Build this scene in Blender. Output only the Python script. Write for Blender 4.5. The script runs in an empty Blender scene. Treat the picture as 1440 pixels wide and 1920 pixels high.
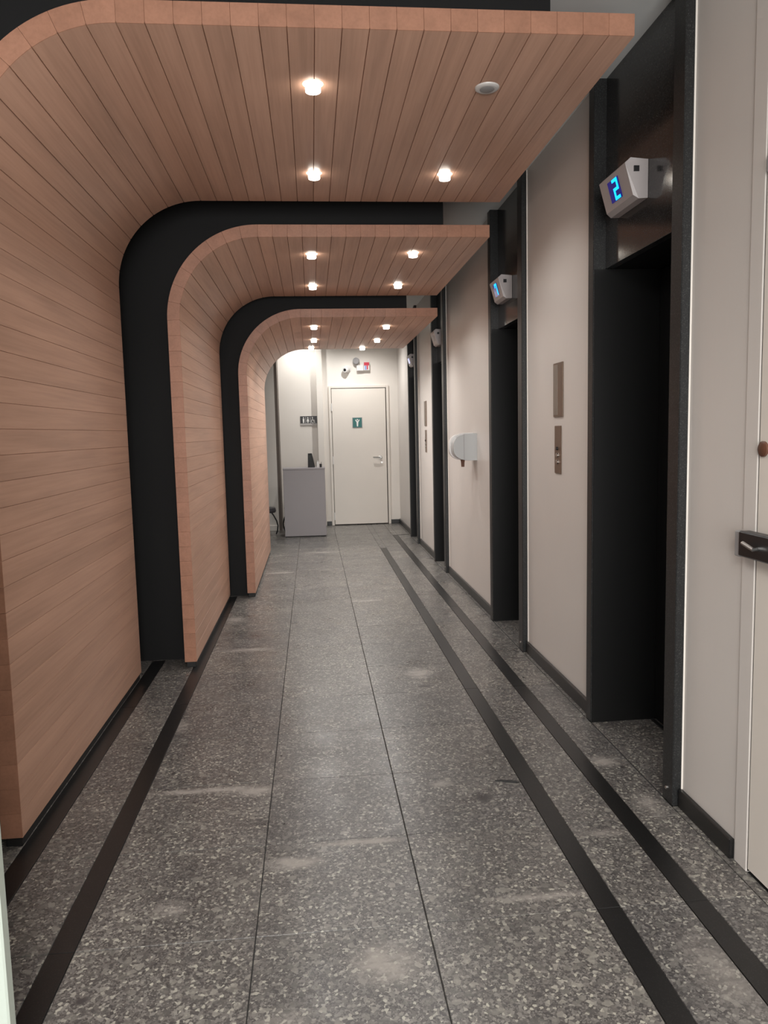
import bpy, math, random
from mathutils import Matrix, Vector
random.seed(7)
PI = math.pi
scene = bpy.context.scene
C = scene.collection

# ------------------------------------------------------------------ camera
F_PX, YAW, PITCH, ROLL, EYE = 1421.4, 0.09215, 0.10505, -0.02310, 1.35
cy, sy, cp, sp = math.cos(YAW), math.sin(YAW), math.cos(PITCH), math.sin(PITCH)
fwd = Vector((sy*cp, cy*cp, -sp)); right = Vector((cy, -sy, 0)); up = right.cross(fwd)
r2 = math.cos(ROLL)*right + math.sin(ROLL)*up
u2 = -math.sin(ROLL)*right + math.cos(ROLL)*up
cam_data = bpy.data.cameras.new('camera'); cam = bpy.data.objects.new('camera', cam_data); C.objects.link(cam)
m = Matrix.Identity(4)
for i in range(3):
    m[i][0] = r2[i]; m[i][1] = u2[i]; m[i][2] = -fwd[i]
m[2][3] = EYE
cam.matrix_world = m
cam_data.sensor_fit = 'VERTICAL'; cam_data.sensor_height = 24.0
cam_data.lens = F_PX/1920*24.0; cam_data.clip_start = 0.02; cam_data.clip_end = 60
scene.camera = cam

# ------------------------------------------------------------------ world and light
world = bpy.data.worlds.new('world'); scene.world = world; world.use_nodes = True
world.node_tree.nodes['Background'].inputs[0].default_value = (0.5, 0.5, 0.55, 1)
world.node_tree.nodes['Background'].inputs[1].default_value = 0.02

G_CEIL, G_FILL = 100.0, 215.0     # watts of the lobby ceiling light and the added fill
def area(name, loc, sx, sy_, watts, color, rot=(0, 0, 0)):
    l = bpy.data.lights.new(name, 'AREA'); l.shape = 'RECTANGLE'; l.size = sx; l.size_y = sy_
    l.energy = watts; l.color = color
    o = bpy.data.objects.new(name, l); C.objects.link(o); o.location = loc; o.rotation_euler = rot
    return o
# the lobby behind the viewer is lit by ceiling panels
area('lobby_ceiling_light', (-0.2, -0.7, 2.70), 1.2, 0.6, G_CEIL, (1.0, 0.98, 0.95))
# added soft fill far behind the viewer, brightens arch edges and soffits
area('lobby_fill_light', (-0.15, -3.5, 1.30), 2.6, 2.3, G_FILL, (1.0, 0.99, 0.98), (PI/2, 0, 0))

# watts of one spot in the nearest, middle and farthest arch, then of the two unseen spots past it
W_NEAR, W_MID, W_FAR, W_SIGN, W_DOOR = 25.0, 26.0, 52.0, 46.0, 115.0
LAMP_COL = (1.0, 0.985, 0.96)
scene.view_settings.view_transform = 'Standard'
scene.view_settings.look = 'None'
scene.view_settings.gamma = 1.0
scene.view_settings.use_curve_mapping = False
scene.view_settings.exposure = 0.07

# ------------------------------------------------------------------ materials
def mat(name, color=(.5, .5, .5), rough=.5, metal=0.0, spec=.5, coat=0.0, emit=None, estr=0):
    mt = bpy.data.materials.new(name); mt.use_nodes = True
    b = mt.node_tree.nodes['Principled BSDF']
    b.inputs['Base Color'].default_value = (*color, 1); b.inputs['Roughness'].default_value = rough
    b.inputs['Metallic'].default_value = metal; b.inputs['Specular IOR Level'].default_value = spec
    b.inputs['Coat Weight'].default_value = coat; b.inputs['Coat Roughness'].default_value = .15
    if emit:
        b.inputs['Emission Color'].default_value = (*emit, 1); b.inputs['Emission Strength'].default_value = estr
    return mt
class NB:
    """tiny node helper"""
    def __init__(s, mt): s.t = mt.node_tree; s.b = s.t.nodes['Principled BSDF']
    def n(s, kind, **kw):
        x = s.t.nodes.new(kind)
        for k, v in kw.items(): setattr(x, k, v)
        return x
    def l(s, a, b): s.t.links.new(a, b)
    def math(s, op, a, b=None, clamp=False):
        x = s.n('ShaderNodeMath', operation=op, use_clamp=clamp)
        for i, v in enumerate((a, b)):
            if v is None: continue
            if isinstance(v, (int, float)): x.inputs[i].default_value = v
            else: s.l(v, x.inputs[i])
        return x.outputs[0]
    def ramp(s, fac, stops):
        r = s.n('ShaderNodeValToRGB'); e = r.color_ramp.elements
        while len(e) < len(stops): e.new(0.5)
        for el, (p, c) in zip(e, stops):
            el.position = p; el.color = (*c, 1) if len(c) == 3 else c
        s.l(fac, r.inputs[0]); return r.outputs[0]
    def mix(s, fac, a, b, mode='MIX'):
        x = s.n('ShaderNodeMix', data_type='RGBA', blend_type=mode)
        if isinstance(fac, (int, float)): x.inputs[0].default_value = fac
        else: s.l(fac, x.inputs[0])
        for i, v in ((6, a), (7, b)):
            if isinstance(v, tuple): x.inputs[i].default_value = (*v, 1)
            else: s.l(v, x.inputs[i])
        return x.outputs[2]
    def noise(s, vec, scale, detail=2, rough=.5):
        x = s.n('ShaderNodeTexNoise'); x.inputs['Scale'].default_value = scale
        x.inputs['Detail'].default_value = detail; x.inputs['Roughness'].default_value = rough
        if vec is not None: s.l(vec, x.inputs['Vector'])
        return x.outputs['Fac']
    def mapping(s, vec, scale=(1, 1, 1), loc=(0, 0, 0)):
        x = s.n('ShaderNodeMapping'); x.inputs['Scale'].default_value = scale; x.inputs['Location'].default_value = loc
        s.l(vec, x.inputs['Vector']); return x.outputs[0]
    def bump(s, h, strength, dist):
        x = s.n('ShaderNodeBump'); x.inputs['Strength'].default_value = strength; x.inputs['Distance'].default_value = dist
        s.l(h, x.inputs['Height']); s.l(x.outputs[0], s.b.inputs['Normal'])

def make_wood(name, tint):
    mt = mat(name, rough=.38, spec=.4); k = NB(mt)
    tc = k.n('ShaderNodeTexCoord'); oi = k.n('ShaderNodeObjectInfo')
    off = k.n('ShaderNodeCombineXYZ')
    k.l(k.math('MULTIPLY', oi.outputs['Random'], 37.0), off.inputs[0])
    k.l(k.math('MULTIPLY', oi.outputs['Random'], 11.0), off.inputs[1])
    add = k.n('ShaderNodeVectorMath', operation='ADD'); k.l(tc.outputs['Object'], add.inputs[0]); k.l(off.outputs[0], add.inputs[1])
    v1 = k.mapping(add.outputs[0], (90, 2.2, 90)); v2 = k.mapping(add.outputs[0], (14, .9, 14))
    g1 = k.noise(v1, 1.0, 4, .6); g2 = k.noise(v2, 1.0, 3, .55)
    base = k.ramp(g2, [(.30, tuple(c*.86 for c in tint)), (.52, tint), (.72, tuple(min(1, c*1.08) for c in tint))])
    streak = k.ramp(g1, [(.30, (.78, .76, .74)), (.60, (1, 1, 1))])
    c = k.mix(.5, base, streak, 'MULTIPLY')
    pl = k.ramp(oi.outputs['Random'], [(0, (.93, .92, .91)), (1, (1.0, 1.0, 1.0))])
    c = k.mix(1.0, c, pl, 'MULTIPLY')
    k.l(c, k.b.inputs['Base Color'])
    k.bump(g1, .08, .001)
    return mt
WOOD = make_wood('cherry_laminate', (0.52, 0.312, 0.225))
WOODEDGE = make_wood('cherry_edge_band', (0.40, 0.20, 0.13))

def make_terrazzo():
    mt = mat('terrazzo', rough=.3, spec=.5); k = NB(mt)
    geo = k.n('ShaderNodeNewGeometry'); oi = k.n('ShaderNodeObjectInfo')
    P = geo.outputs['Position']
    def vor(scale, feature='F1'):
        x = k.n('ShaderNodeTexVoronoi', feature=feature); x.inputs['Scale'].default_value = scale
        k.l(P, x.inputs['Vector']); return x
    v1 = vor(130); v2 = vor(260); v3 = vor(60)
    sep1 = k.n('ShaderNodeSeparateColor'); k.l(v1.outputs['Color'], sep1.inputs[0])
    sep2 = k.n('ShaderNodeSeparateColor'); k.l(v2.outputs['Color'], sep2.inputs[0])
    sep3 = k.n('ShaderNodeSeparateColor'); k.l(v3.outputs['Color'], sep3.inputs[0])
    matrix = k.ramp(sep2.outputs[0], [(0, (.075, .07, .068)), (.45, (.135, .125, .12)), (.8, (.22, .205, .195)), (1, (.33, .315, .29))])
    chips = k.ramp(sep1.outputs[0], [(0, (.09, .085, .085)), (.4, (.19, .175, .165)), (.75, (.30, .285, .265)), (1, (.60, .58, .50))])
    sel = k.ramp(sep1.outputs[1], [(.44, (0, 0, 0)), (.5, (1, 1, 1))])
    c = k.mix(sel, matrix, chips)
    selb = k.ramp(sep3.outputs[0], [(.86, (0, 0, 0)), (.9, (.75, .75, .75))])
    big = k.ramp(sep3.outputs[1], [(0, (.12, .115, .11)), (1, (.40, .38, .34))])
    c = k.mix(selb, c, big)
    # slow mottling and per tile tone
    c = k.mix(1.0, c, (.64, .645, .65), 'MULTIPLY')
    mot = k.ramp(k.noise(P, 3.2, 4, .6), [(.3, (.80, .79, .79)), (.7, (1.15, 1.14, 1.12))])
    c = k.mix(1.0, c, mot, 'MULTIPLY')
    tone = k.ramp(oi.outputs['Random'], [(0, (.88, .88, .89)), (1, (1.08, 1.07, 1.05))])
    c = k.mix(1.0, c, tone, 'MULTIPLY')
    # worn, polished-off and stained places, each where the floor has it
    wob = k.noise(k.mapping(P, (14, 30, 1)), 1.0, 3, .6)
    total = None
    scuffs = [(-.45, 2.83, .30, .028, .9), (-.27, 2.80, .12, .05, .8), (-.10, 2.29, .12, .045, 1.0), (.12, 2.385, .20, .022, .8), (.14, 1.80, .11, .10, .8),
              (-.45, 2.10, .06, .05, .6), (-.66, 3.50, .05, .10, .5), (-.45, 4.74, .22, .05, .7), (-.60, 5.55, .10, .10, .6), (.56, 4.10, .09, .12, .8),
              (.62, 2.02, .22, .025, .5), (1.14, 2.86, .07, .07, .8), (.45, 2.76, .06, .04, .6), (.97, 1.66, .09, .20, .45), (.36, 6.0, .18, .05, .5),
              (-.1, 1.55, .10, .16, .45), (.93, 2.33, .10, .03, .5), (1.16, 2.50, .06, .12, .5), (.05, 8.6, .3, .08, .6), (-.35, 7.4, .2, .06, .5)]
    for (x, y, rx, ry, s_) in scuffs:
        mp = k.mapping(P, (1/rx, 1/ry, 0), (-x/rx, -y/ry, 0))
        gr = k.n('ShaderNodeTexGradient', gradient_type='SPHERICAL'); k.l(mp, gr.inputs[0])
        v = k.math('MULTIPLY', gr.outputs[1], s_*1.6)
        total = v if total is None else k.math('MAXIMUM', total, v)
    total = k.math('MULTIPLY', total, k.math('MULTIPLY', k.math('SUBTRACT', wob, .22), 3.2), clamp=True)
    c = k.mix(k.math('MULTIPLY', total, .8, clamp=True), c, (.34, .31, .28))
    darks = [(.365, 2.635, .016, .014), (.585, 2.63, .05, .05), (.55, 3.88, .05, .025), (1.02, 2.83, .012, .016), (1.19, 2.80, .014, .02),
             (-.72, 2.36, .03, .02), (.82, 1.62, .03, .01), (-.60, 1.76, .02, .02), (1.26, 1.62, .016, .03), (-.60, 3.0, .012, .02)]
    dt = None
    for (x, y, rx, ry) in darks:
        mp = k.mapping(P, (1/rx, 1/ry, 0), (-x/rx, -y/ry, 0))
        gr = k.n('ShaderNodeTexGradient', gradient_type='SPHERICAL'); k.l(mp, gr.inputs[0])
        dt = gr.outputs[1] if dt is None else k.math('MAXIMUM', dt, gr.outputs[1])
    c = k.mix(k.math('MULTIPLY', dt, 1.5, clamp=True), c, (.05, .045, .045))
    k.l(c, k.b.inputs['Base Color'])
    rr = k.ramp(k.noise(P, 5.0, 3, .6), [(.3, (.25, .25, .25)), (.7, (.38, .38, .38))])
    rr = k.mix(total, rr, (.45, .45, .45)); k.l(rr, k.b.inputs['Roughness'])
    return mt
TERR = make_terrazzo()

def make_granite(name, base, fleck, rough, scale=500, thr=.86):
    mt = mat(name, base, rough, spec=.5); k = NB(mt)
    geo = k.n('ShaderNodeNewGeometry')
    x = k.n('ShaderNodeTexVoronoi'); x.inputs['Scale'].default_value = scale; k.l(geo.outputs['Position'], x.inputs['Vector'])
    s = k.n('ShaderNodeSeparateColor'); k.l(x.outputs['Color'], s.inputs[0])
    c = k.ramp(s.outputs[0], [(0, tuple(b*.8 for b in base)), (thr, base), (1, fleck)])
    k.l(c, k.b.inputs['Base Color']); return mt
STRIP = make_granite('black_floor_granite', (.008, .0078, .0078), (.028, .026, .024), .34)
POST = make_granite('honed_black_granite', (.020, .0205, .0205), (.06, .06, .06), .36, 420, .8)
POST.node_tree.nodes['Principled BSDF'].inputs['Specular IOR Level'].default_value = .28
FRAME = make_granite('polished_black_granite', (.026, .0265, .0265), (.07, .07, .07), .14, 420, .8)

def make_paint(name, col, rough, spec=.4, lump=.15):
    mt = mat(name, col, rough, spec=spec); k = NB(mt)
    geo = k.n('ShaderNodeNewGeometry'); P = geo.outputs['Position']
    n = k.noise(P, 1.3, 3, .5)
    c = k.ramp(n, [(.3, tuple(v*.96 for v in col)), (.7, tuple(min(1, v*1.02) for v in col))])
    k.l(c, k.b.inputs['Base Color'])
    k.bump(k.noise(k.mapping(P, (1, 1, .35)), 9, 3, .5), lump, .004)
    return mt
WALL = make_paint('satin_cream_paint', (.66, .615, .575), .32)
ENDWALL = make_paint('white_wall_paint', (.80, .75, .69), .5, .3)
DOORP = make_paint('cream_gloss_door_paint', (.76, .70, .63), .35)
CEIL = make_paint('grey_ceiling_paint', (.82, .84, .83), .7, .2)
BLACKB = mat('matte_black_board', (.0075, .0075, .0078), .65, spec=.25)
DOORBLK = mat('satin_black_lift_door', (.006, .006, .006), .42, spec=.3)
KICK = mat('black_plinth', (.010, .010, .010), .6)
GROUT = mat("dark_grout", (.025, .024, .023), .8)
DARKWALL = mat('dark_rear_wall', (.03, .03, .032), .7)
WHITEP = mat('white_plastic', (.72, .70, .68), .35)
HOUSING = mat('light_grey_housing', (.40, .365, .36), .4)
GREYP = mat('grey_plastic', (.30, .29, .29), .4)
BLKP = mat('black_plastic', (.012, .012, .013), .35)
STEEL = mat('brushed_steel', (.55, .54, .52), .3, metal=1)
BRONZE = mat('bronze_plate', (.20, .145, .11), .35, metal=.6)
BRONZE2 = mat('pale_bronze_recess', (.27, .235, .20), .4, metal=.4)
LAMPGLASS = mat('lit_lamp_glass', (1, .95, .85), .4, emit=(1.0, .94, .84), estr=16)
LAMPRIM = mat('frosted_lamp_rim', (.9, .85, .7), .4, emit=(1.0, .86, .58), estr=1.6)
DISPLAY = mat('unlit_blue_display', (.004, .004, .05), .2, emit=(.0, .0, .55), estr=.22)
DIGIT = mat('lit_blue_digits', (.0, .3, .9), .4, emit=(.0, .50, 1.0), estr=1.5)
PALELED = mat('lit_pale_display', (.6, .6, 1), .4, emit=(.55, .6, 1.0), estr=1.0)
SIGNBLK = mat('black_sign', (.015, .013, .014), .4)
SIGNWHT = mat('white_sign_print', (.85, .83, .80), .5)
SIGNGRN = mat('green_sign', (.01, .13, .12), .4)
DESKM = mat('grey_laminate', (.255, .235, .24), .45)
RED = mat('red_label', (.55, .03, .06), .5)
BLUE = mat('blue_label', (.25, .33, .62), .5)
BROWN = mat('brown_knob', (.12, .05, .03), .4)
PALEGREEN = mat('pale_green_gloss', (.50, .56, .50), .25)
DISP = mat('translucent_grey_plastic', (.44, .45, .45), .25)

# ------------------------------------------------------------------ mesh helpers
class MB:
    def __init__(s): s.v = []; s.f = []
    def add(s, vs, fs):
        o = len(s.v); s.v += [tuple(v) for v in vs]; s.f += [tuple(i+o for i in f) for f in fs]; return s
    def box(s, a, b, c=0.0):
        x0, y0, z0 = a; x1, y1, z1 = b
        if c <= 0:
            return s.add([(x0,y0,z0),(x1,y0,z0),(x1,y1,z0),(x0,y1,z0),(x0,y0,z1),(x1,y0,z1),(x1,y1,z1),(x0,y1,z1)],
                         [(0,3,2,1),(4,5,6,7),(0,1,5,4),(1,2,6,5),(2,3,7,6),(3,0,4,7)])
        c = min(c, (x1-x0)*.45, (y1-y0)*.45, (z1-z0)*.45)
        vs = []; lo = (x0,y0,z0); hi = (x1,y1,z1)
        # each corner gives three points, one per face it touches
        idx = {}
        for i in (0, 1):
            for j in (0, 1):
                for k in (0, 1):
                    for ax in range(3):
                        p = []
                        for d, bit in enumerate((i, j, k)):
                            e = hi[d] if bit else lo[d]
                            p.append(e if d == ax else (e-c if bit else e+c))
                        idx[(i,j,k,ax)] = len(vs); vs.append(tuple(p))
        fs = []
        def face(ids):
            pts = [Vector(vs[q]) for q in ids]; cen = sum(pts, Vector())/len(pts)
            n = (pts[1]-pts[0]).cross(pts[2]-pts[1]); mid = Vector(((x0+x1)/2, (y0+y1)/2, (z0+z1)/2))
            fs.append(tuple(ids) if n.dot(cen-mid) > 0 else tuple(reversed(ids)))
        for ax in range(3):
            o = [d for d in range(3) if d != ax]
            for bit in (0, 1):
                ids = []
                for (a_, b_) in ((0,0),(1,0),(1,1),(0,1)):
                    q = [0,0,0]; q[ax] = bit; q[o[0]] = a_; q[o[1]] = b_; ids.append(idx[(*q, ax)])
                face(ids)
            for (a_, b_) in ((0,0),(1,0),(1,1),(0,1)):   # edges parallel to ax
                q0 = [0,0,0]; q1 = [0,0,0]; q1[ax] = 1
                for q in (q0, q1): q[o[0]] = a_; q[o[1]] = b_
                face([idx[(*q0,o[0])], idx[(*q1,o[0])], idx[(*q1,o[1])], idx[(*q0,o[1])]])
        for i in (0, 1):
            for j in (0, 1):
                for k in (0, 1): face([idx[(i,j,k,0)], idx[(i,j,k,1)], idx[(i,j,k,2)]])
        return s.add(vs, fs)
    def prism(s, poly, axis, a, b):
        """extrude a 2D polygon along an axis between a and b"""
        def P(u, v, w):
            return {'x': (w, u, v), 'y': (u, w, v), 'z': (u, v, w)}[axis]
        n = len(poly); vs = [P(u, v, a) for u, v in poly]+[P(u, v, b) for u, v in poly]
        fs = [tuple(range(n)), tuple(reversed(range(n, 2*n)))]+[(i, i+n, (i+1) % n+n, (i+1) % n) for i in range(n)]
        return s.add(vs, fs)
    def lathe(s, prof, seg=24, mat4=None):
        """prof: list of (radius, height) along local z"""
        vs = []; fs = []
        for r, h in prof:
            for i in range(seg):
                a = 2*PI*i/seg; p = Vector((r*math.cos(a), r*math.sin(a), h))
                vs.append(tuple(mat4 @ p) if mat4 else tuple(p))
        for j in range(len(prof)-1):
            for i in range(seg):
                a = j*seg+i; b = j*seg+(i+1) % seg; fs.append((a, b, b+seg, a+seg))
        fs.append(tuple(reversed(range(seg)))); fs.append(tuple(range((len(prof)-1)*seg, len(prof)*seg)))
        return s.add(vs, fs)
    def tube(s, pts, r, seg=8):
        pts = [Vector(p) for p in pts]; rings = []; vs = []; fs = []
        for i, p in enumerate(pts):
            d = (pts[min(i+1, len(pts)-1)]-pts[max(i-1, 0)]).normalized()
            a = d.orthogonal().normalized() if i == 0 else (prev - d*prev.dot(d)).normalized()
            prev = a; b = d.cross(a)
            for q in range(seg):
                t = 2*PI*q/seg; vs.append(tuple(p+(a*math.cos(t)+b*math.sin(t))*r))
        for j in range(len(pts)-1):
            for q in range(seg):
                a_ = j*seg+q; b_ = j*seg+(q+1) % seg; fs.append((a_, b_, b_+seg, a_+seg))
        fs.append(tuple(reversed(range(seg)))); fs.append(tuple(range((len(pts)-1)*seg, len(pts)*seg)))
        return s.add(vs, fs)
    def mesh(s, name, material, smooth=False):
        import bmesh
        me = bpy.data.meshes.new(name); me.from_pydata(s.v, [], s.f); me.update()
        bm = bmesh.new(); bm.from_mesh(me); bmesh.ops.recalc_face_normals(bm, faces=bm.faces); bm.to_mesh(me); bm.free()
        me.materials.append(material)
        if smooth:
            for p in me.polygons: p.use_smooth = True
            me.set_sharp_from_angle(angle=math.radians(35))
        return me
    def obj(s, name, material, parent=None, smooth=False, **props):
        return link(name, s.mesh(name, material, smooth), parent, **props)
def link(name, me, parent=None, loc=None, rot=None, **props):
    o = bpy.data.objects.new(name, me); C.objects.link(o)
    if parent is not None: o.parent = parent
    if loc: o.location = loc
    if rot: o.rotation_euler = rot
    for k_, v_ in props.items():
        if v_ is not None: o[k_] = v_
    return o
def thing(name, label, cat, loc=(0, 0, 0), group=None, rz=0):
    o = link(name, None, None, loc, (0, 0, rz), label=label, category=cat, group=group); return o
def copy_thing(root, loc, label, group=None):
    """a thing with copies of its parts and sub-parts"""
    def cp(o, par):
        c = o.copy(); C.objects.link(c); c.parent = par
        for ch in [x for x in o.children]: cp(ch, c)
        return c
    r = cp(root, None); r.location = loc; r['label'] = label
    if group: r['group'] = group
    return r
def struct(o): o['kind'] = 'structure'; return o

# ------------------------------------------------------------------ room shell
H_CEIL, XW, XL = 2.815, 1.27, -1.62         # ceiling height, right wall, left wall
Y_NEAR, Y_END = -3.6, 11.12
GROUT_TOP = -.004
floor = struct(MB().box((XL-.1, Y_NEAR-.1, -.12), (1.72, 12.1, GROUT_TOP)).obj('floor', GROUT))
floor['label'] = 'polished grey terrazzo tile floor with black granite bands'
struct(MB().box((XL-.1, Y_NEAR-.1, H_CEIL), (1.72, 12.1, H_CEIL+.12)).obj('ceiling', CEIL))
struct(MB().box((XL-.12, Y_NEAR, 0), (XL, 12.1, H_CEIL)).obj('wall_left', DARKWALL))
struct(MB().box((XL, Y_NEAR-.12, 0), (1.72, Y_NEAR, H_CEIL)).obj('wall_near', WALL))

# lifts: (near outer post, near opening edge, far opening edge, far outer post)
LIFTS = [(2.47, 2.55, 3.27, 3.33), (4.40, 4.49, 5.17, 5.24), (7.05, 7.15, 7.71, 7.77), (8.98, 9.07, 9.62, 9.69)]
wr = MB(); y = Y_NEAR
DOOR1 = (1.15, 2.06)                       # service door leaf in the right wall
for a, b, c_, d in LIFTS:
    if y < DOOR1[0]:
        wr.box((XW, y, 0), (1.60, DOOR1[0], H_CEIL)); wr.box((XW, DOOR1[0], 2.76), (1.60, DOOR1[1], H_CEIL)); y = DOOR1[1]
        wr.box((1.32, DOOR1[0], 0), (1.60, DOOR1[1], 2.76))
    wr.box((XW, y, 0), (1.60, a, H_CEIL)); y = d
wr.box((XW, y, 0), (1.60, Y_END, H_CEIL))
struct(wr.obj('wall_right', WALL))
struct(MB().box((.18, Y_END, 0), (1.72, Y_END+.12, H_CEIL)).obj('wall_end', ENDWALL))
struct(MB().box((-.46, 11.18, 0), (.12, 11.30, H_CEIL)).obj('wall_end_recess', ENDWALL))
struct(MB().box((.085, 11.07, 0), (.18, 11.30, H_CEIL), .006).obj('trim_1', ENDWALL, label='narrow white pilaster left of the end door'))
struct(MB().box((-1.62, 10.72, 0), (-.50, 10.86, H_CEIL)).obj('wall_end_left', ENDWALL))
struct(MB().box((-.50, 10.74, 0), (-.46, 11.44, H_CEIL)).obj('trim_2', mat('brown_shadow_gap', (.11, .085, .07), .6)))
struct(MB().box((-1.62, 10.700, 0), (-.505, 10.720, .075), .003).obj('baseboard_end_left', ENDWALL))

# ---- floor tiles and bands, every one a piece of the floor
PITCH_Y, T = .465, .0008
rows = []
yy = 1.945 - 12*PITCH_Y
while yy < 11.4: rows.append(yy); yy += PITCH_Y
cols = [(XL, -1.005), (-.93, -.738), (-.67, -.195), (-.195, .275), (.275, .757), (.826, 1.016), (1.083, 1.235)]
JW = .0026                                 # half of a lengthwise joint
for (x0, x1) in cols:
    w = x1-x0
    me = MB().box((-w/2+JW*.6, -PITCH_Y/2+T, -.012), (w/2-JW*.6, PITCH_Y/2-T, 0), .0012).mesh('tile', TERR)
    for ry in rows: link('tile', me, floor, ((x0+x1)/2, ry+PITCH_Y/2, 0))
bands = [(-1.005, -.93, -3.6, 4.60), (-.738, -.67, -3.6, 6.38), (.757, .826, -3.6, 8.76), (1.016, 1.083, -3.6, 9.86)]
for (x0, x1, ya, yb) in bands:
    w = x1-x0; L = PITCH_Y*4
    y0 = rows[0]
    while y0 < 11.4:
        y1 = min(y0+L, 11.4)
        mt_ = STRIP
        if y0 >= yb: mt_ = TERR
        elif y1 > yb:
            MB().box((x0+.0008, y0+T, -.012), (x1-.0008, yb-T, 0), .0008).obj('granite_band', STRIP, floor)
            MB().box((x0+.0008, yb+T, -.012), (x1-.0008, y1-T, 0), .0008).obj('tile', TERR, floor); y0 = y1; continue
        MB().box((x0+.0008, y0+T, -.012), (x1-.0008, y1-T, 0), .0008).obj('granite_band' if mt_ is STRIP else 'tile', mt_, floor)
        y0 = y1
MB().box((1.0165, 9.80, -.006), (1.234, 9.87, .0006), .0003).obj('granite_band', STRIP, floor)
for a, b, c_, d in LIFTS:                  # threshold slabs inside each lift recess
    MB().box((1.242, b-.07, -.012), (1.56, d, 0), .0012).obj('threshold_slab', TERR, floor)
MB().box((1.236, Y_NEAR, -.012), (XW, LIFTS[0][0], 0)).obj('edge_tile', TERR, floor, kind='stuff')
for i, (a, b, c_, d) in enumerate(LIFTS):
    nx = LIFTS[i+1][0] if i < 3 else Y_END
    MB().box((1.236, d, -.012), (XW, nx, 0)).obj('edge_tile', TERR, floor)

# ---- black skirting along the white walls
segs = [(2.13, LIFTS[0][0])]+[(LIFTS[i][3], LIFTS[i+1][0]) for i in range(3)]+[(LIFTS[3][3], Y_END)]
for (ya, yb) in segs:
    struct(MB().box((1.252, ya, 0), (XW, yb-.004, .066), .003).obj('baseboard_right', STRIP))
struct(MB().box((1.115, Y_END-.015, 0), (1.252, Y_END, .06), .003).obj('baseboard_end', STRIP))
struct(MB().box((.185, Y_END-.015, 0), (.255, Y_END, .06), .003).obj('baseboard_end', STRIP))
struct(MB().box((1.252, -3.6, 0), (XW, DOOR1[0]-.08, .066), .003).obj('baseboard_right', STRIP))

# ------------------------------------------------------------------ wooden arches
def arch_path(xi, h, r, xr, z0, off=0.0):
    """outline of an arch, outwards by off: (x, z) list"""
    pts = [(xi-off, z0), (xi-off, h-r)]
    for i in range(1, 25):
        a = PI/2*i/24; pts.append((xi+r-(r+off)*math.cos(a), h-r+(r+off)*math.sin(a)))
    pts.append((xr, h+off)); return pts
TH = .068; R_ = .45
def plank_mesh(outline_in, outline_out, y0, y1, c1, c2):
    """outline_in: inner polyline (x,z) from one joint to the next, with its outer partner"""
    def inset(pi, po):
        a = [Vector(p) for p in pi]; b = [Vector(p) for p in po]
        def toward(p, q, d): return p+(q-p).normalized()*d
        prof = [toward(a[0], b[0], c2), toward(a[0], a[1], c1)]+a[1:-1]+[toward(a[-1], a[-2], c1), toward(a[-1], b[-1], c2)]
        return [Vector((p.x, p.y)) for p in prof]+list(reversed(b))
    full = inset(outline_in, outline_out); cen = sum(full, Vector((0, 0)))/len(full)
    # the front edge has the same groove on both joint sides
    a0, b0 = Vector(outline_in[0]), Vector(outline_out[0]); a1, b1 = Vector(outline_in[-1]), Vector(outline_out[-1])
    t0 = (Vector(outline_in[1])-a0).normalized()*.0007; t1 = (Vector(outline_in[-2])-a1).normalized()*.0007
    nrm = (b0-a0).normalized()*c1; nrm1 = (b1-a1).normalized()*c1
    front = []
    n = len(full); k = len(outline_in)
    for i, p in enumerate(full):
        q = p.copy()
        if i == 0: q = p+t0*.9
        elif i == n-1: q = p+t0*.9
        elif i == k+1: q = p+t1*.9
        elif i == k+2: q = p+t1*.9
        if 1 <= i <= k: q = q+nrm*.5
        front.append(q)
    vs = [(p.x, y0, p.y) for p in front]+[(p.x, y0+.0015, p.y) for p in full]+[(p.x, y1, p.y) for p in full]
    fs = [tuple(range(n)), tuple(reversed(range(2*n, 3*n)))]
    for rr in (0, 1):
        for i in range(n): fs.append((rr*n+i, rr*n+n+i, rr*n+n+(i+1) % n, rr*n+(i+1) % n))
    return vs, fs
def wooden_arch(xi, h, xr, y0, y1, label):
    z0 = .035; root = thing('wooden_arch', label, 'arch', (xi, y0, 0), 'nested plank arches')
    L = y1-y0
    nv = round((h-R_-z0)/.085); wv = (h-R_-z0)/nv
    na = 8
    nt = round((xr-(xi+R_))/.085); wt = (xr-(xi+R_))/nt
    def mk(pi, po, c1=.0019, c2=.005):
        b = MB(); b.add(*plank_mesh(pi, po, 0, L, c1, c2)); me = b.mesh('plank', WOOD, True)
        me.materials.append(WOODEDGE)
        for p in me.polygons:
            if p.center.y < .001: p.material_index = 1
        return me
    mv = mk([(0, -wv/2), (0, 0), (0, wv/2)], [(-TH, -wv/2), (-TH, 0), (-TH, wv/2)], .0011, .0025)
    for i in range(nv): link('plank', mv, root, (0, 0, z0+wv*(i+.5)))
    mtop = mk([(-wt/2, 0), (0, 0), (wt/2, 0)], [(-wt/2, TH), (0, TH), (wt/2, TH)])
    for i in range(nt): link('plank', mtop, root, (R_+wt*(i+.5), 0, h))
    da = PI/2/na
    angs = [-da/2+da*j/4 for j in range(5)]
    ma = mk([(-R_*math.cos(t)+R_, R_*math.sin(t)) for t in angs], [(-(R_+TH)*math.cos(t)+R_, (R_+TH)*math.sin(t)) for t in angs])
    for i in range(na):
        th = da*(i+.5)
        # rotate the plank about the arc centre, which is local (R_, 0)
        px = R_-R_*math.cos(th); pz = R_*math.sin(th)
        link('plank', ma, root, (px, 0, h-R_+pz), (0, th, 0))
    MB().box((-TH+.008, .012, 0), (-.006, L-.012, z0), .002).obj('plinth', KICK, root)
    return root
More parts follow.
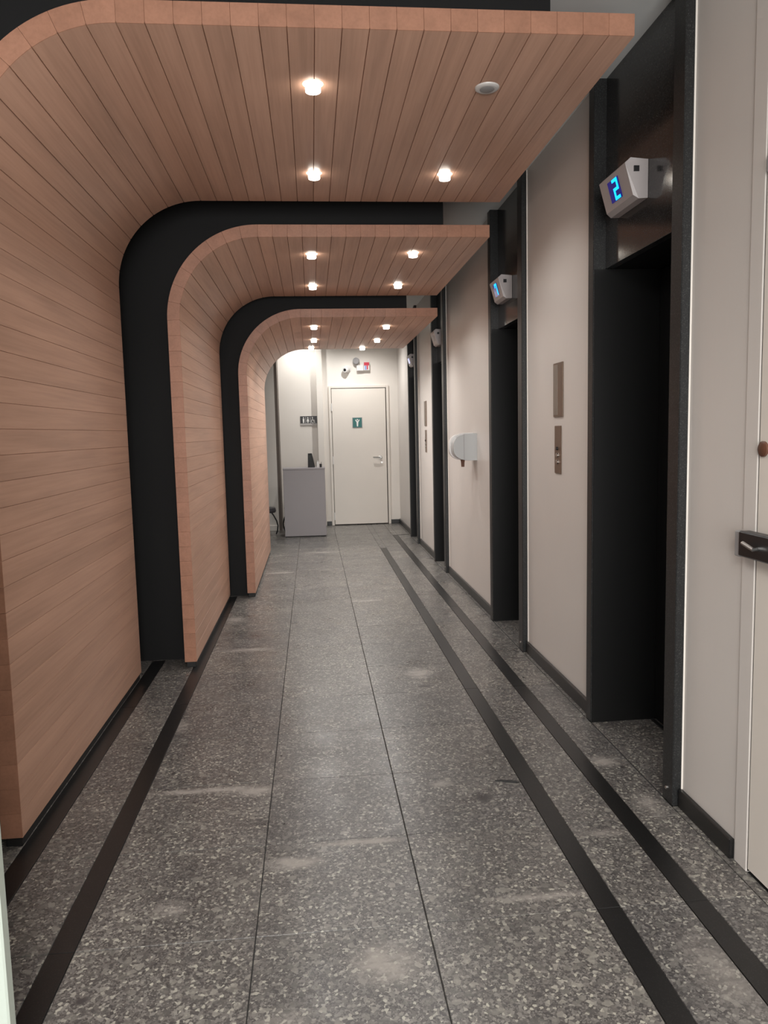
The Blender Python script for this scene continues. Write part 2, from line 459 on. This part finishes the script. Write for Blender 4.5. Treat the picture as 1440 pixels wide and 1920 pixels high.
ARCH = [(-1.0, 2.60, 1.078, 2.50, 4.27, 'nearest and tallest of the three curved wooden plank arches, lit by three spots'),
        (-.715, 2.45, 1.055, 4.42, 6.27, 'middle curved wooden plank arch, stepped in from the nearest one, four spots lit'),
        (-.51, 2.29, 1.065, 6.32, 8.68, 'farthest and lowest curved wooden plank arch, in front of the grey podium')]
ARCHES = [wooden_arch(*a) for a in ARCH]

# black boards closing the step between arches
def infill(root, xi, h, xr, yb, left, top, label):
    o = TH+.002; inner = arch_path(xi, h, R_, xr, 0.0, o); outer = []
    for (x, z) in inner:
        outer.append((left, z) if z <= h-R_ else None)
    # project the curve on to the outer rectangle
    out = []
    cx, cz = xi+R_, h-R_
    for (x, z) in inner:
        if z <= cz+1e-6: out.append((left, z)); continue
        if x >= cx-1e-6: out.append((x, top)); continue
        dx, dz = x-cx, z-cz; t = min((left-cx)/dx if dx < 0 else 9e9, (top-cz)/dz if dz > 0 else 9e9)
        out.append((cx+dx*t, cz+dz*t))
    # square off the corner
    best = min(range(len(out)), key=lambda i: (out[i][0]-left)**2+(out[i][1]-top)**2); out[best] = (left, top)
    n = len(inner); vs = []
    for yv in (yb, yb+.03):
        vs += [(x, yv, z) for x, z in inner]+[(x, yv, z) for x, z in out]
    fs = []
    for i in range(n-1):
        fs.append((i, i+1, n+i+1, n+i)); fs.append((2*n+i, 3*n+i, 3*n+i+1, 2*n+i+1))
        fs.append((i, 2*n+i, 2*n+i+1, i+1)); fs.append((n+i, n+i+1, 3*n+i+1, 3*n+i))
    fs.append((0, n, 3*n, 2*n)); fs.append((n-1, 3*n-1, 4*n-1, 2*n-1))
    b = MB(); b.add(vs, fs); b.v = [(x-root.location.x, y_-root.location.y, z) for x, y_, z in b.v]
    return b.obj('infill_board', BLACKB, root, label=label)
infill(ARCHES[0], -1.0, 2.60, .85, 2.66, XL+.001, H_CEIL-.001, 'black board closing the gap behind the front edge of the nearest arch')
infill(ARCHES[1], -.715, 2.45, .82, 4.61, XL+.001, H_CEIL-.001, 'black curved board between the nearest and the middle wooden arch')
infill(ARCHES[2], -.51, 2.29, .82, 6.40, XL+.001, H_CEIL-.001, 'black curved board between the middle and the farthest wooden arch')

# ------------------------------------------------------------------ recessed spots
def add_spot(x, y, z, watts, parent=None, size=150, blend=.85, col=None):
    l = bpy.data.lights.new('spot_beam', 'SPOT'); l.energy = watts; l.color = col or LAMP_COL
    l.spot_size = math.radians(size); l.spot_blend = blend; l.shadow_soft_size = .03
    o = bpy.data.objects.new('spot_beam', l); C.objects.link(o)
    if parent is not None: o.parent = parent
    o.location = (x, y, z); return o
lens_me = MB().lathe([(.0265, -.027), (.0275, -.025), (.0275, -.002)], 24).mesh('lens', LAMPGLASS, True)
rim_me = MB().lathe([(.0268, -.0045), (.034, -.003), (.038, 0.0)], 28).mesh('trim_ring', LAMPRIM, True)
def downlight(x, y, h, label, watts=None):
    t = thing('ceiling_spotlight', label, 'ceiling light', (x, y, h-.0005), 'lit spots in the wooden arches')
    link('trim_ring', rim_me, t); link('lens', lens_me, t)
    add_spot(0, 0, -.03, watts, t)
    return t
LAMPS = [(.045, 2.88, 2.60, 'lit round ceiling spot nearest to the viewer, alone beside the white disc'),
         (.052, 3.82, 2.60, 'lit round spot at left near the rear edge of the nearest arch'),
         (.690, 3.82, 2.60, 'lit round spot at right near the rear edge of the nearest arch'),
         (.035, 4.82, 2.45, 'lit spot at front left of the middle arch ceiling'),
         (.660, 4.79, 2.45, 'lit spot at front right of the middle arch ceiling'),
         (.043, 5.83, 2.45, 'lit spot at rear left of the middle arch ceiling'),
         (.680, 5.80, 2.45, 'lit spot at rear right of the middle arch ceiling'),
         (.050, 6.82, 2.29, 'lit spot at front left of the farthest arch ceiling'),
         (.690, 6.84, 2.29, 'lit spot at front right of the farthest arch ceiling'),
         (.052, 7.78, 2.29, 'second lit spot from the front in the left row of the farthest arch'),
         (.695, 7.84, 2.29, 'second lit spot from the front in the right row of the farthest arch'),
         (.025, 8.48, 2.29, 'rearmost lit spot of the left row, just before the end wall'),
         (.590, 8.55, 2.29, 'rearmost lit spot of the right row, above the end door')]
for i, (x, y, h, lb) in enumerate(LAMPS):
    downlight(x, y, h, lb, W_NEAR if i < 3 else W_MID if i < 7 else W_FAR)
# two unseen fittings past the last arch; the door one is added light
for (x, y, w_, lb) in ((-.16, 10.84, W_SIGN, 'round spot on the plain ceiling close to the restroom sign wall'), (.62, 10.38, W_DOOR, 'unseen round spot added on the plain ceiling to light the end door')):
    t = thing('ceiling_spotlight', lb, 'ceiling light', (x, y, H_CEIL-.0005), 'spots past the arches')
    link('trim_ring', rim_me, t); link('lens', lens_me, t); add_spot(0, 0, -.03, w_, t)
t = thing('unlit_ceiling_disc', 'white unlit round disc on the nearest arch ceiling, right of the lit spot', 'ceiling light', (.682, 2.88, 2.5995))
MB().lathe([(.030, -.008), (.038, -.008), (.044, -.004), (.045, 0)], 32).obj('outer_ring', WHITEP, t, True)
MB().lathe([(.010, -.0115), (.024, -.010), (.029, -.007)], 28).obj('centre_cap', GREYP, t, True)

# ------------------------------------------------------------------ lifts
def lift_entrance(a, b, c_, d, label):
    t = thing('lift_entrance', label, 'elevator', (1.235, a, 0), 'lift doorways along the right wall')
    X0, XR = 0.0, .30                       # frame face, and recess depth to the doors
    A, B_, Cc, D_ = 0.0, b-a, c_-a, d-a; HO = 2.03
    MB().box((X0, A, 0), (.075, B_, H_CEIL), .003).obj('frame_post', POST, t)
    MB().box((X0, Cc, 0), (.075, D_, H_CEIL), .003).obj('frame_post', POST, t)
    MB().box((.055, B_, HO), (.09, Cc, H_CEIL), .001).obj('lintel_panel', FRAME, t)
    MB().box((.075, B_-.02, 0), (XR+.03, B_, HO+.02)).obj('side_jamb', DOORBLK, t)
    MB().box((.006, Cc-.006, 0), (XR+.03, Cc+.018, HO-.002)).obj('side_jamb', DOORBLK, t)
    MB().box((.09, B_, HO), (XR+.03, Cc, HO+.03)).obj('head_panel', DOORBLK, t)
    MB().box((.30, B_-.02, HO), (.34, Cc+.02, H_CEIL)).obj('shaft_panel', DOORBLK, t)
    mid = (B_+Cc)/2
    for y0, y1 in ((B_+.002, mid-.002), (mid+.002, Cc-.008)):
        q = MB().box((XR, y0, .008), (XR+.03, y1, HO-.004), .003).obj('door_leaf', DOORBLK, t)
    MB().box((XR-.02, B_+.01, 0.0), (XR-.004, Cc-.01, .006)).obj('door_sill', BLKP, t)
    MB().box((.030, A-.004, 0), (.036, A, H_CEIL), .001).obj('sealant_bead', ENDWALL, t, label='pale sealant line beside the post')
    MB().box((.030, D_, 0), (.036, D_+.004, H_CEIL), .001).obj('sealant_bead', ENDWALL, t, label='pale sealant line beside the post')
    MB().lathe([(.006, 0), (.006, .004), (.003, .006)], 10, Matrix.Translation((0, .045, .05)) @ Matrix.Rotation(-PI/2, 4, 'Y')).obj('bolt', STEEL, t, True)
    return t
LBL = ['nearest black granite lift doorway, its indicator showing a blue 2', 'second black granite lift doorway from the viewer, its indicator showing a blue 7',
       'third black lift doorway, just past the paper dispenser', 'farthest black lift doorway, beside the end wall']
for v, lb in zip(LIFTS, LBL): lift_entrance(*v, lb)

# floor indicators above the lifts
SEG7 = {'2': 'abged', '7': 'fabc', '-': 'g'}
def indicator(yc, zc, w, char, label, lit='digit'):
    t = thing('floor_indicator', label, 'display', (1.289, yc, zc), 'floor indicators above the lifts')
    hw = w/2; hh = .070; ptop, pbot = .088, .055
    # wedge case leaning down; profile in x-z, extruded in y with tapered ends
    vs = []
    for y0, s_ in ((-hw, 1), (hw, 1)):
        vs += [(0, y0, -hh), (0, y0, hh), (-ptop+.02, y0*.99, hh+.006), (-ptop, y0*.95, hh-.012), (-pbot, y0*.95, -hh+.012), (-pbot+.02, y0*.99, -hh-.002)]
    fs = [(0, 1, 2, 3, 4, 5), (11, 10, 9, 8, 7, 6)]+[(i, (i+1) % 6, (i+1) % 6+6, i+6) for i in range(6)]
    b = MB(); b.add(vs, fs); b.obj('housing', HOUSING, t)
    # display window and digit lie on the leaning front
    p0 = Vector((-pbot, 0, -hh+.012)); p1 = Vector((-ptop, 0, hh-.012)); upv = (p1-p0).normalized(); nv = Vector((-upv.z, 0, upv.x)); 
    if nv.x > 0: nv = -nv
    ctr = (p0+p1)/2
    def slab(name, u0, u1, v0, v1, lift, material, par):
        # u runs from far (left in view) to near
        vs = []
        for l_ in (lift-.0015, lift):
            for (u, v) in ((u0, v0), (u1, v0), (u1, v1), (u0, v1)):
                q = ctr+upv*v+nv*l_; vs.append((q.x, -u, q.z))
        b = MB(); b.add(vs, [(0, 3, 2, 1), (4, 5, 6, 7), (0, 1, 5, 4), (1, 2, 6, 5), (2, 3, 7, 6), (3, 0, 4, 7)]); return b.obj(name, material, par)
    if lit == 'digit':
        dsp = slab('display_window', -.052, .048, -.040, .040, .0025, DISPLAY, t)
        b = MB(); sx, sz, wd = .023, .033, .0115; ox = .014
        segs = {'a': (-sx, sz-wd/2, sx, sz+wd/2), 'g': (-sx, -wd/2, sx, wd/2), 'd': (-sx, -sz-wd/2, sx, -sz+wd/2),
                'b': (sx-wd, 0, sx, sz), 'c': (sx-wd, -sz, sx, 0), 'f': (-sx, sz*.45, -sx+wd, sz), 'e': (-sx, -sz, -sx+wd, 0)}
        for ch in SEG7[char]:
            u0, v0, u1, v1 = segs[ch]; vs = []
            for l_ in (.0025, .0045):
                for (u, v) in ((u0+ox, v0), (u1+ox, v0), (u1+ox, v1), (u0+ox, v1)):
                    q = ctr+upv*v+nv*l_; vs.append((q.x, -u, q.z))
            b.add(vs, [(0, 3, 2, 1), (4, 5, 6, 7), (0, 1, 5, 4), (1, 2, 6, 5), (2, 3, 7, 6), (3, 0, 4, 7)])
        b.obj('digit', DIGIT, dsp)
    elif lit == 'pale':
        slab('display_window', -.04, .05, -.03, .03, .0025, PALELED, t)
    else:
        slab('display_window', -.04, .05, -.03, .03, .0025, GREYP, t)
    MB().box((-.055, -hw-.002, .026), (-.035, -hw+.004, .046)).obj('sensor_window', BLKP, t)
    return t
indicator(2.99, 2.275, .27, '2', 'white lift indicator showing a blue 2, above the nearest doorway')
indicator(4.93, 2.245, .24, '7', 'white lift indicator showing a blue 7, above the second doorway')
indicator(7.47, 2.25, .22, '-', 'pale indicator with no readable digit, above the third lift doorway', 'none')
indicator(9.38, 2.21, .22, '-', 'indicator with a small pale blue glow, above the farthest lift doorway', 'pale')

# call panels between the lifts
def call_panel(yc, label):
    t = thing('call_button_plate', label, 'lift buttons', (XW, yc, 1.24), 'lift call plates on the white wall')
    MB().box((-.006, -.050, -.125), (0, .050, .122), .002).obj('plate', BRONZE, t)
    for z in (-.03, -.065):
        MB().lathe([(.011, 0), (.011, .006), (.008, .008)], 14, Matrix.Translation((-.006, 0, z)) @ Matrix.Rotation(-PI/2, 4, 'Y')).obj('button', STEEL, t, True)
    MB().lathe([(.009, 0), (.009, .008), (.005, .009)], 14, Matrix.Translation((-.006, 0, .005)) @ Matrix.Rotation(-PI/2, 4, 'Y')).obj('key_switch', BLKP, t, True)
    return t
def upper_plate(yc, label):
    t = thing('recessed_wall_plate', label, 'wall plate', (XW, yc, 1.545), 'bronze plates above the call buttons')
    MB().box((-.008, -.072, -.138), (0, .072, .137), .002).obj('frame', BRONZE, t)
    MB().box((-.0095, .000, -.128), (-.0075, .064, .127), .0005).obj('inset', BRONZE2, t)  # far half of the plate in a lighter bronze
    return t
call_panel(3.835, 'slim bronze call plate with two buttons on the wall between the two nearest lifts')
upper_plate(3.83, 'blank bronze plate above the buttons between the two nearest lifts')
call_panel(8.42, 'slim call plate between the two farthest lift doorways, seen nearly edge on')
upper_plate(8.42, 'blank plate above the call plate between the two farthest lifts')

# dispenser between the second and third lift
t = thing('wall_dispenser', 'rounded grey plastic dispenser on the white wall between the second and third lift', 'dispenser', (XW, 5.86, 1.22))
prof = []
for i in range(17):
    a = PI/2+PI*i/16; co, si = min(0, math.cos(a)), math.sin(a)
    prof.append((-.185*abs(co)**.62, math.copysign(abs(si)**.75, si)*.105))
MB().prism(prof, 'y', -.07, .07).obj('cover', DISP, t, True)
MB().prism([(x*1.05-.002, z*1.05) for x, z in prof], 'y', .062, .10).obj('cover_rim', WHITEP, t, True)
MB().box((-.105, -.0715, -.10), (-.100, -.069, .102)).obj('cover_seam', GREYP, t)
MB().lathe([(.012, -.155), (.014, -.12), (.018, -.10)], 12, Matrix.Translation((-.10, 0, 0))).obj('nozzle', BROWN, t, True)

# ------------------------------------------------------------------ end wall: door, sign, camera
door = struct(thing('door_1', 'plain cream door in the end wall with a green sign and lever handle', 'door', (.70, Y_END, 0)))
del door['category']
dx0, dx1 = -.405, .395
MB().box((dx0-.035, -.03, 0), (dx0, .01, 2.03), .003).obj('door_frame', DOORP, door)
MB().box((dx1, -.03, 0), (dx1+.035, .01, 2.03), .003).obj('door_frame', DOORP, door)
MB().box((dx0, -.03, 1.995), (dx1, .01, 2.03), .003).obj('door_frame', DOORP, door)
MB().box((dx0, -.004, 0), (dx1, -.001, 1.995)).obj('door_gap', mat('dark_door_gap', (.05, .04, .035), .8), door)
leaf = MB().box((dx0+.006, -.035, .014), (dx1-.013, -.006, 1.985), .003).obj('door_leaf', DOORP, door)
for z in (1.72, .95, .13):
    MB().lathe([(.009, 0), (.009, .11)], 10, Matrix.Translation((dx0+.004, -.036, z-.05))).obj('hinge', WHITEP, door, True)
hd = MB().lathe([(.026, 0), (.026, .008), (.014, .010), (.012, .045)], 16, Matrix.Translation((dx1-.105, -.035, .985)) @ Matrix.Rotation(PI/2, 4, 'X')).obj('door_handle', STEEL, door, True)
MB().tube([(dx1-.105, -.078, .985), (dx1-.15, -.08, .986), (dx1-.215, -.078, .988)], .009).obj('lever', STEEL, hd, True)
MB().lathe([(.014, 0), (.014, .006)], 12, Matrix.Translation((dx1-.085, -.035, .91)) @ Matrix.Rotation(PI/2, 4, 'X')).obj('lock_cylinder', STEEL, door, True)

s = thing('exit_sign', 'small square green sign with a white figure on the end door', 'sign', (.665, Y_END-.0365, 1.495))
MB().box((-.072, -.004, -.076), (.072, 0, .076), .001).obj('frame', GREYP, s)
MB().box((-.064, -.006, -.068), (.064, -.004, .068)).obj('panel', SIGNGRN, s)
fg = MB().prism([(-.008, -.055), (.010, -.055), (.014, .005), (.034, .040), (.026, .046), (.008, .022), (-.006, .022), (-.024, .046), (-.032, .040), (-.012, .005)], 'y', -.0075, -.006)
fg.lathe([(.010, 0), (.010, .0015)], 14, Matrix.Translation((.001, -.006, .042)) @ Matrix.Rotation(PI/2, 4, 'X')); fg.obj('figure', SIGNWHT, s)

s = thing('restroom_sign', 'black restroom sign with three white figures on the wall above the podium', 'sign', (-.037, 11.179, 1.540))
MB().box((-.122, -.008, -.066), (.122, 0, .066), .001).obj('plate', SIGNBLK, s)
MB().box((-.122, -.010, -.066), (.122, -.008, -.040)).obj('caption_strip', mat('grey_caption', (.45, .42, .40), .5), s)
def person_fig(cx, skirt):
    b = MB()
    body = [(cx-.010, -.034), (cx-.002, -.034), (cx, -.006), (cx+.002, -.034), (cx+.010, -.034), (cx+.012, .028), (cx-.012, .028)]
    if skirt: body = [(cx-.006, -.034), (cx+.006, -.034), (cx+.006, -.012), (cx+.018, -.012), (cx+.008, .028), (cx-.008, .028), (cx-.018, -.012), (cx-.006, -.012)]
    b.prism(body, 'y', -.0105, -.008)
    b.lathe([(.009, 0), (.009, .0025)], 14, Matrix.Translation((cx, -.008, .042)) @ Matrix.Rotation(PI/2, 4, 'X')); return b
person_fig(-.075, False).obj('man_figure', SIGNWHT, s); person_fig(-.012, True).obj('woman_figure', SIGNWHT, s)
for cx in (-.043, .022): MB().box((cx-.0018, -.0105, -.038), (cx+.0018, -.008, .056)).obj('divider', SIGNWHT, s)
wc = MB(); c0 = (.060, -.008); ring = []
vs = []; fs = []
N = 18
for i in range(N):
    a = 2*PI*i/N
    for rr in (.020, .027):
        for yy_ in (-.0105, -.008): vs.append((c0[0]+rr*math.cos(a), yy_, c0[1]+rr*math.sin(a)))
for i in range(N):
    a = i*4; b2 = ((i+1) % N)*4
    fs += [(a, b2, b2+2, a+2), (a+1, a+3, b2+3, b2+1), (a+2, b2+2, b2+3, a+3), (a, a+1, b2+1, b2)]
wc.add(vs, fs)
wc.prism([(.050, .005), (.058, .005), (.060, .036), (.050, .036)], 'y', -.0105, -.008)
wc.prism([(.056, .002), (.080, -.002), (.092, -.030), (.084, -.032), (.074, -.010), (.056, -.006)], 'y', -.0105, -.008)
wc.lathe([(.008, 0), (.008, .0025)], 12, Matrix.Translation((.054, -.008, .046)) @ Matrix.Rotation(PI/2, 4, 'X'))
wc.obj('wheelchair_figure', SIGNWHT, s)

t = thing('security_camera', 'white round security camera on the end wall above the door', 'camera', (.545, Y_END, 2.265))
MB().lathe([(.052, 0), (.052, .012), (.046, .02)], 24, Matrix.Rotation(PI/2, 4, 'X')).obj('mount_base', WHITEP, t, True)
mm = Matrix.Translation((0, -.018, 0)) @ Matrix.Rotation(math.radians(-28), 4, 'Z') @ Matrix.Rotation(math.radians(100), 4, 'X')
MB().lathe([(.040, 0), (.043, .05), (.043, .085), (.036, .094)], 24, mm).obj('camera_body', WHITEP, t, True)
MB().lathe([(.020, .0935), (.020, .097), (.012, .098)], 18, mm).obj('camera_lens', BLKP, t, True)
t = thing('emergency_light', 'white emergency light box with red and blue label above the end door', 'emergency light', (.72, Y_END, 2.30))
MB().box((-.045, -.06, -.065), (.055, 0, .02), .006).obj('battery_box', WHITEP, t)
MB().lathe([(.018, 0), (.046, .03), (.048, .06), (.040, .066)], 22, Matrix.Translation((-.03, -.02, .075)) @ Matrix.Rotation(math.radians(-25), 4, 'Z') @ Matrix.Rotation(PI/2, 4, 'X')).obj('lamp_head', GREYP, t, True)
lb = MB().box((.058, -.055, -.060), (.140, -.004, .060), .004).obj('label_box', WHITEP, t)
MB().box((.062, -.058, .010), (.136, -.055, .055)).obj('red_label', RED, lb); MB().box((.100, -.058, -.045), (.118, -.055, .008)).obj('red_label', RED, lb)
MB().box((.070, -.058, -.050), (.096, -.055, .006)).obj('blue_label', BLUE, lb)

# ------------------------------------------------------------------ podium and what is on and behind it
t = thing('reception_podium', 'plain grey laminate podium standing before the end wall', 'desk', (-.118, 9.96, 0))
w = .272
MB().box((-w, 0, .012), (w, .022, .885), .002).obj('front_panel', DESKM, t)
MB().box((-w, .022, .012), (-w+.02, .38, .885), .002).obj('side_panel', DESKM, t)
MB().box((w-.02, .022, .012), (w, .38, .885), .002).obj('side_panel', DESKM, t)
MB().box((-w-.004, -.006, .885), (w+.004, .39, .906), .002).obj('top', DESKM, t)
MB().box((-w+.01, .01, 0), (w-.01, .37, .012)).obj('base', KICK, t)
MB().box((-w+.02, .05, .45), (w-.02, .36, .468), .002).obj('shelf', DESKM, t)
t = thing('card_terminal', 'upright black terminal standing on the right part of the grey podium', 'terminal', (-.02, 10.12, .906))
MB().prism([(-.045, 0), (.050, 0), (.028, .12), (.012, .185), (-.040, .185)], 'y', -.03, .03).obj('body', KICK, t)
MB().box((-.030, -.033, .09), (.005, -.030, .165), .001).obj('screen', mat('dark_screen', (.012, .016, .014), .55), t)
t = thing('small_bottle', 'small white bottle beside the black terminal on the podium', 'bottle', (.065, 10.10, .906))
MB().lathe([(.016, 0), (.017, .05), (.012, .065), (.007, .07)], 16).obj('body', WHITEP, t, True)
MB().lathe([(.009, .068), (.009, .085)], 12).obj('cap', WHITEP, t, True)
t = thing('pen_cup', 'tiny black pen cup at the right end of the podium top', 'cup', (.105, 10.08, .906))
MB().lathe([(.014, 0), (.016, .045)], 14).obj('cup', BLKP, t, True)
MB().tube([(0, 0, .02), (.008, 0, .07)], .003, 6).obj('pen', BLKP, t)

def stool(x, y, label):
    t = thing('round_stool', label, 'stool', (x, y, 0), 'low stools near the podium')
    MB().lathe([(.10, .30), (.145, .305), (.155, .33), (.145, .365), (.10, .375)], 28).obj('seat', mat('dark_grey_vinyl', (.06, .055, .06), .45), t, True)
    for k_ in range(4):
        a = k_*PI/2
        pts = [(math.cos(a)*r, math.sin(a)*r, z) for r, z in ((.09, .305), (.12, .26), (.155, .19), (.172, .12), (.165, .06), (.145, .006))]
        MB().tube(pts, .009, 8).obj('leg', BLKP, t, True)
    return t
stool(-.668, 10.30, 'low round stool, its dark seat edge peeping out behind the farthest arch')
stool(-.262, 10.55, 'low stool behind the podium, only its bent black leg showing at left')

# ------------------------------------------------------------------ near right door and near left leaf
d2 = struct(link('door_2', None, None, (XW, 0, 0), label='cream service door at the right edge of the picture with a black rim lock'))
MB().box((-.0045, DOOR1[1], 0), (.06, 2.125, 2.76), .002).obj('door_frame', WALL, d2)
MB().box((-.0045, DOOR1[0]-.065, 0), (.06, DOOR1[0], 2.76), .002).obj('door_frame', WALL, d2)
MB().box((-.0045, DOOR1[0], 2.70), (.06, DOOR1[1], 2.76), .002).obj('door_frame', WALL, d2)
MB().box((-.004, DOOR1[0]+.004, .012), (.035, DOOR1[1]-.006, 2.694), .003).obj('door_leaf', DOORP, d2)
MB().box((.012, DOOR1[0], 0), (.05, DOOR1[1], .012)).obj('gap_shade_strip', KICK, d2)  # black strip stands in for the shade in the gap under the leaf
lk = MB().box((-.040, 1.86, .966), (-.004, 2.088, 1.040), .004).obj('rim_lock', BLKP, d2)
MB().box((-.034, 2.089, .962), (-.012, 2.118, 1.038), .003).obj('strike_box', GREYP, lk)
MB().tube([(-.040, 1.99, 1.0), (-.056, 1.985, 1.0), (-.058, 2.035, 1.012)], .006, 8).obj('lock_knob', STEEL, lk, True)
MB().lathe([(.022, 0), (.022, .006), (.016, .010)], 20, Matrix.Translation((-.004, 2.030, 1.278)) @ Matrix.Rotation(-PI/2, 4, 'Y')).obj('brown_knob', BROWN, d2, True)
MB().box((-.012, 2.020, 2.03), (-.004, 2.045, 2.075), .002).obj('bracket', GREYP, d2)

d3 = struct(link('door_3', None, None, (-.676, 1.55, 0), label='pale green-white door leaf at the lower left edge of the picture'))
MB().box((-.86, 0, .01), (0, .035, 2.10), .004).obj('door_leaf', PALEGREEN, d3)
MB().tube([(-.08, -.002, .95), (-.08, -.05, .95), (-.08, -.05, 1.20), (-.08, -.002, 1.20)], .009, 8).obj('door_handle', STEEL, d3, True)

# ------------------------------------------------------------------ small dropped scrap
b = MB(); pts = [(-.045, .012), (-.02, .016), (.005, .010), (.030, .0), (.045, -.012), (.030, -.016), (.0, -.006), (-.025, .004)]
b.prism(pts, 'z', .0004, .003)
b.obj('scrap', KICK, label='thin black scrap lying on the floor left of the black band', category='litter').location = (.705, 2.74, 0)
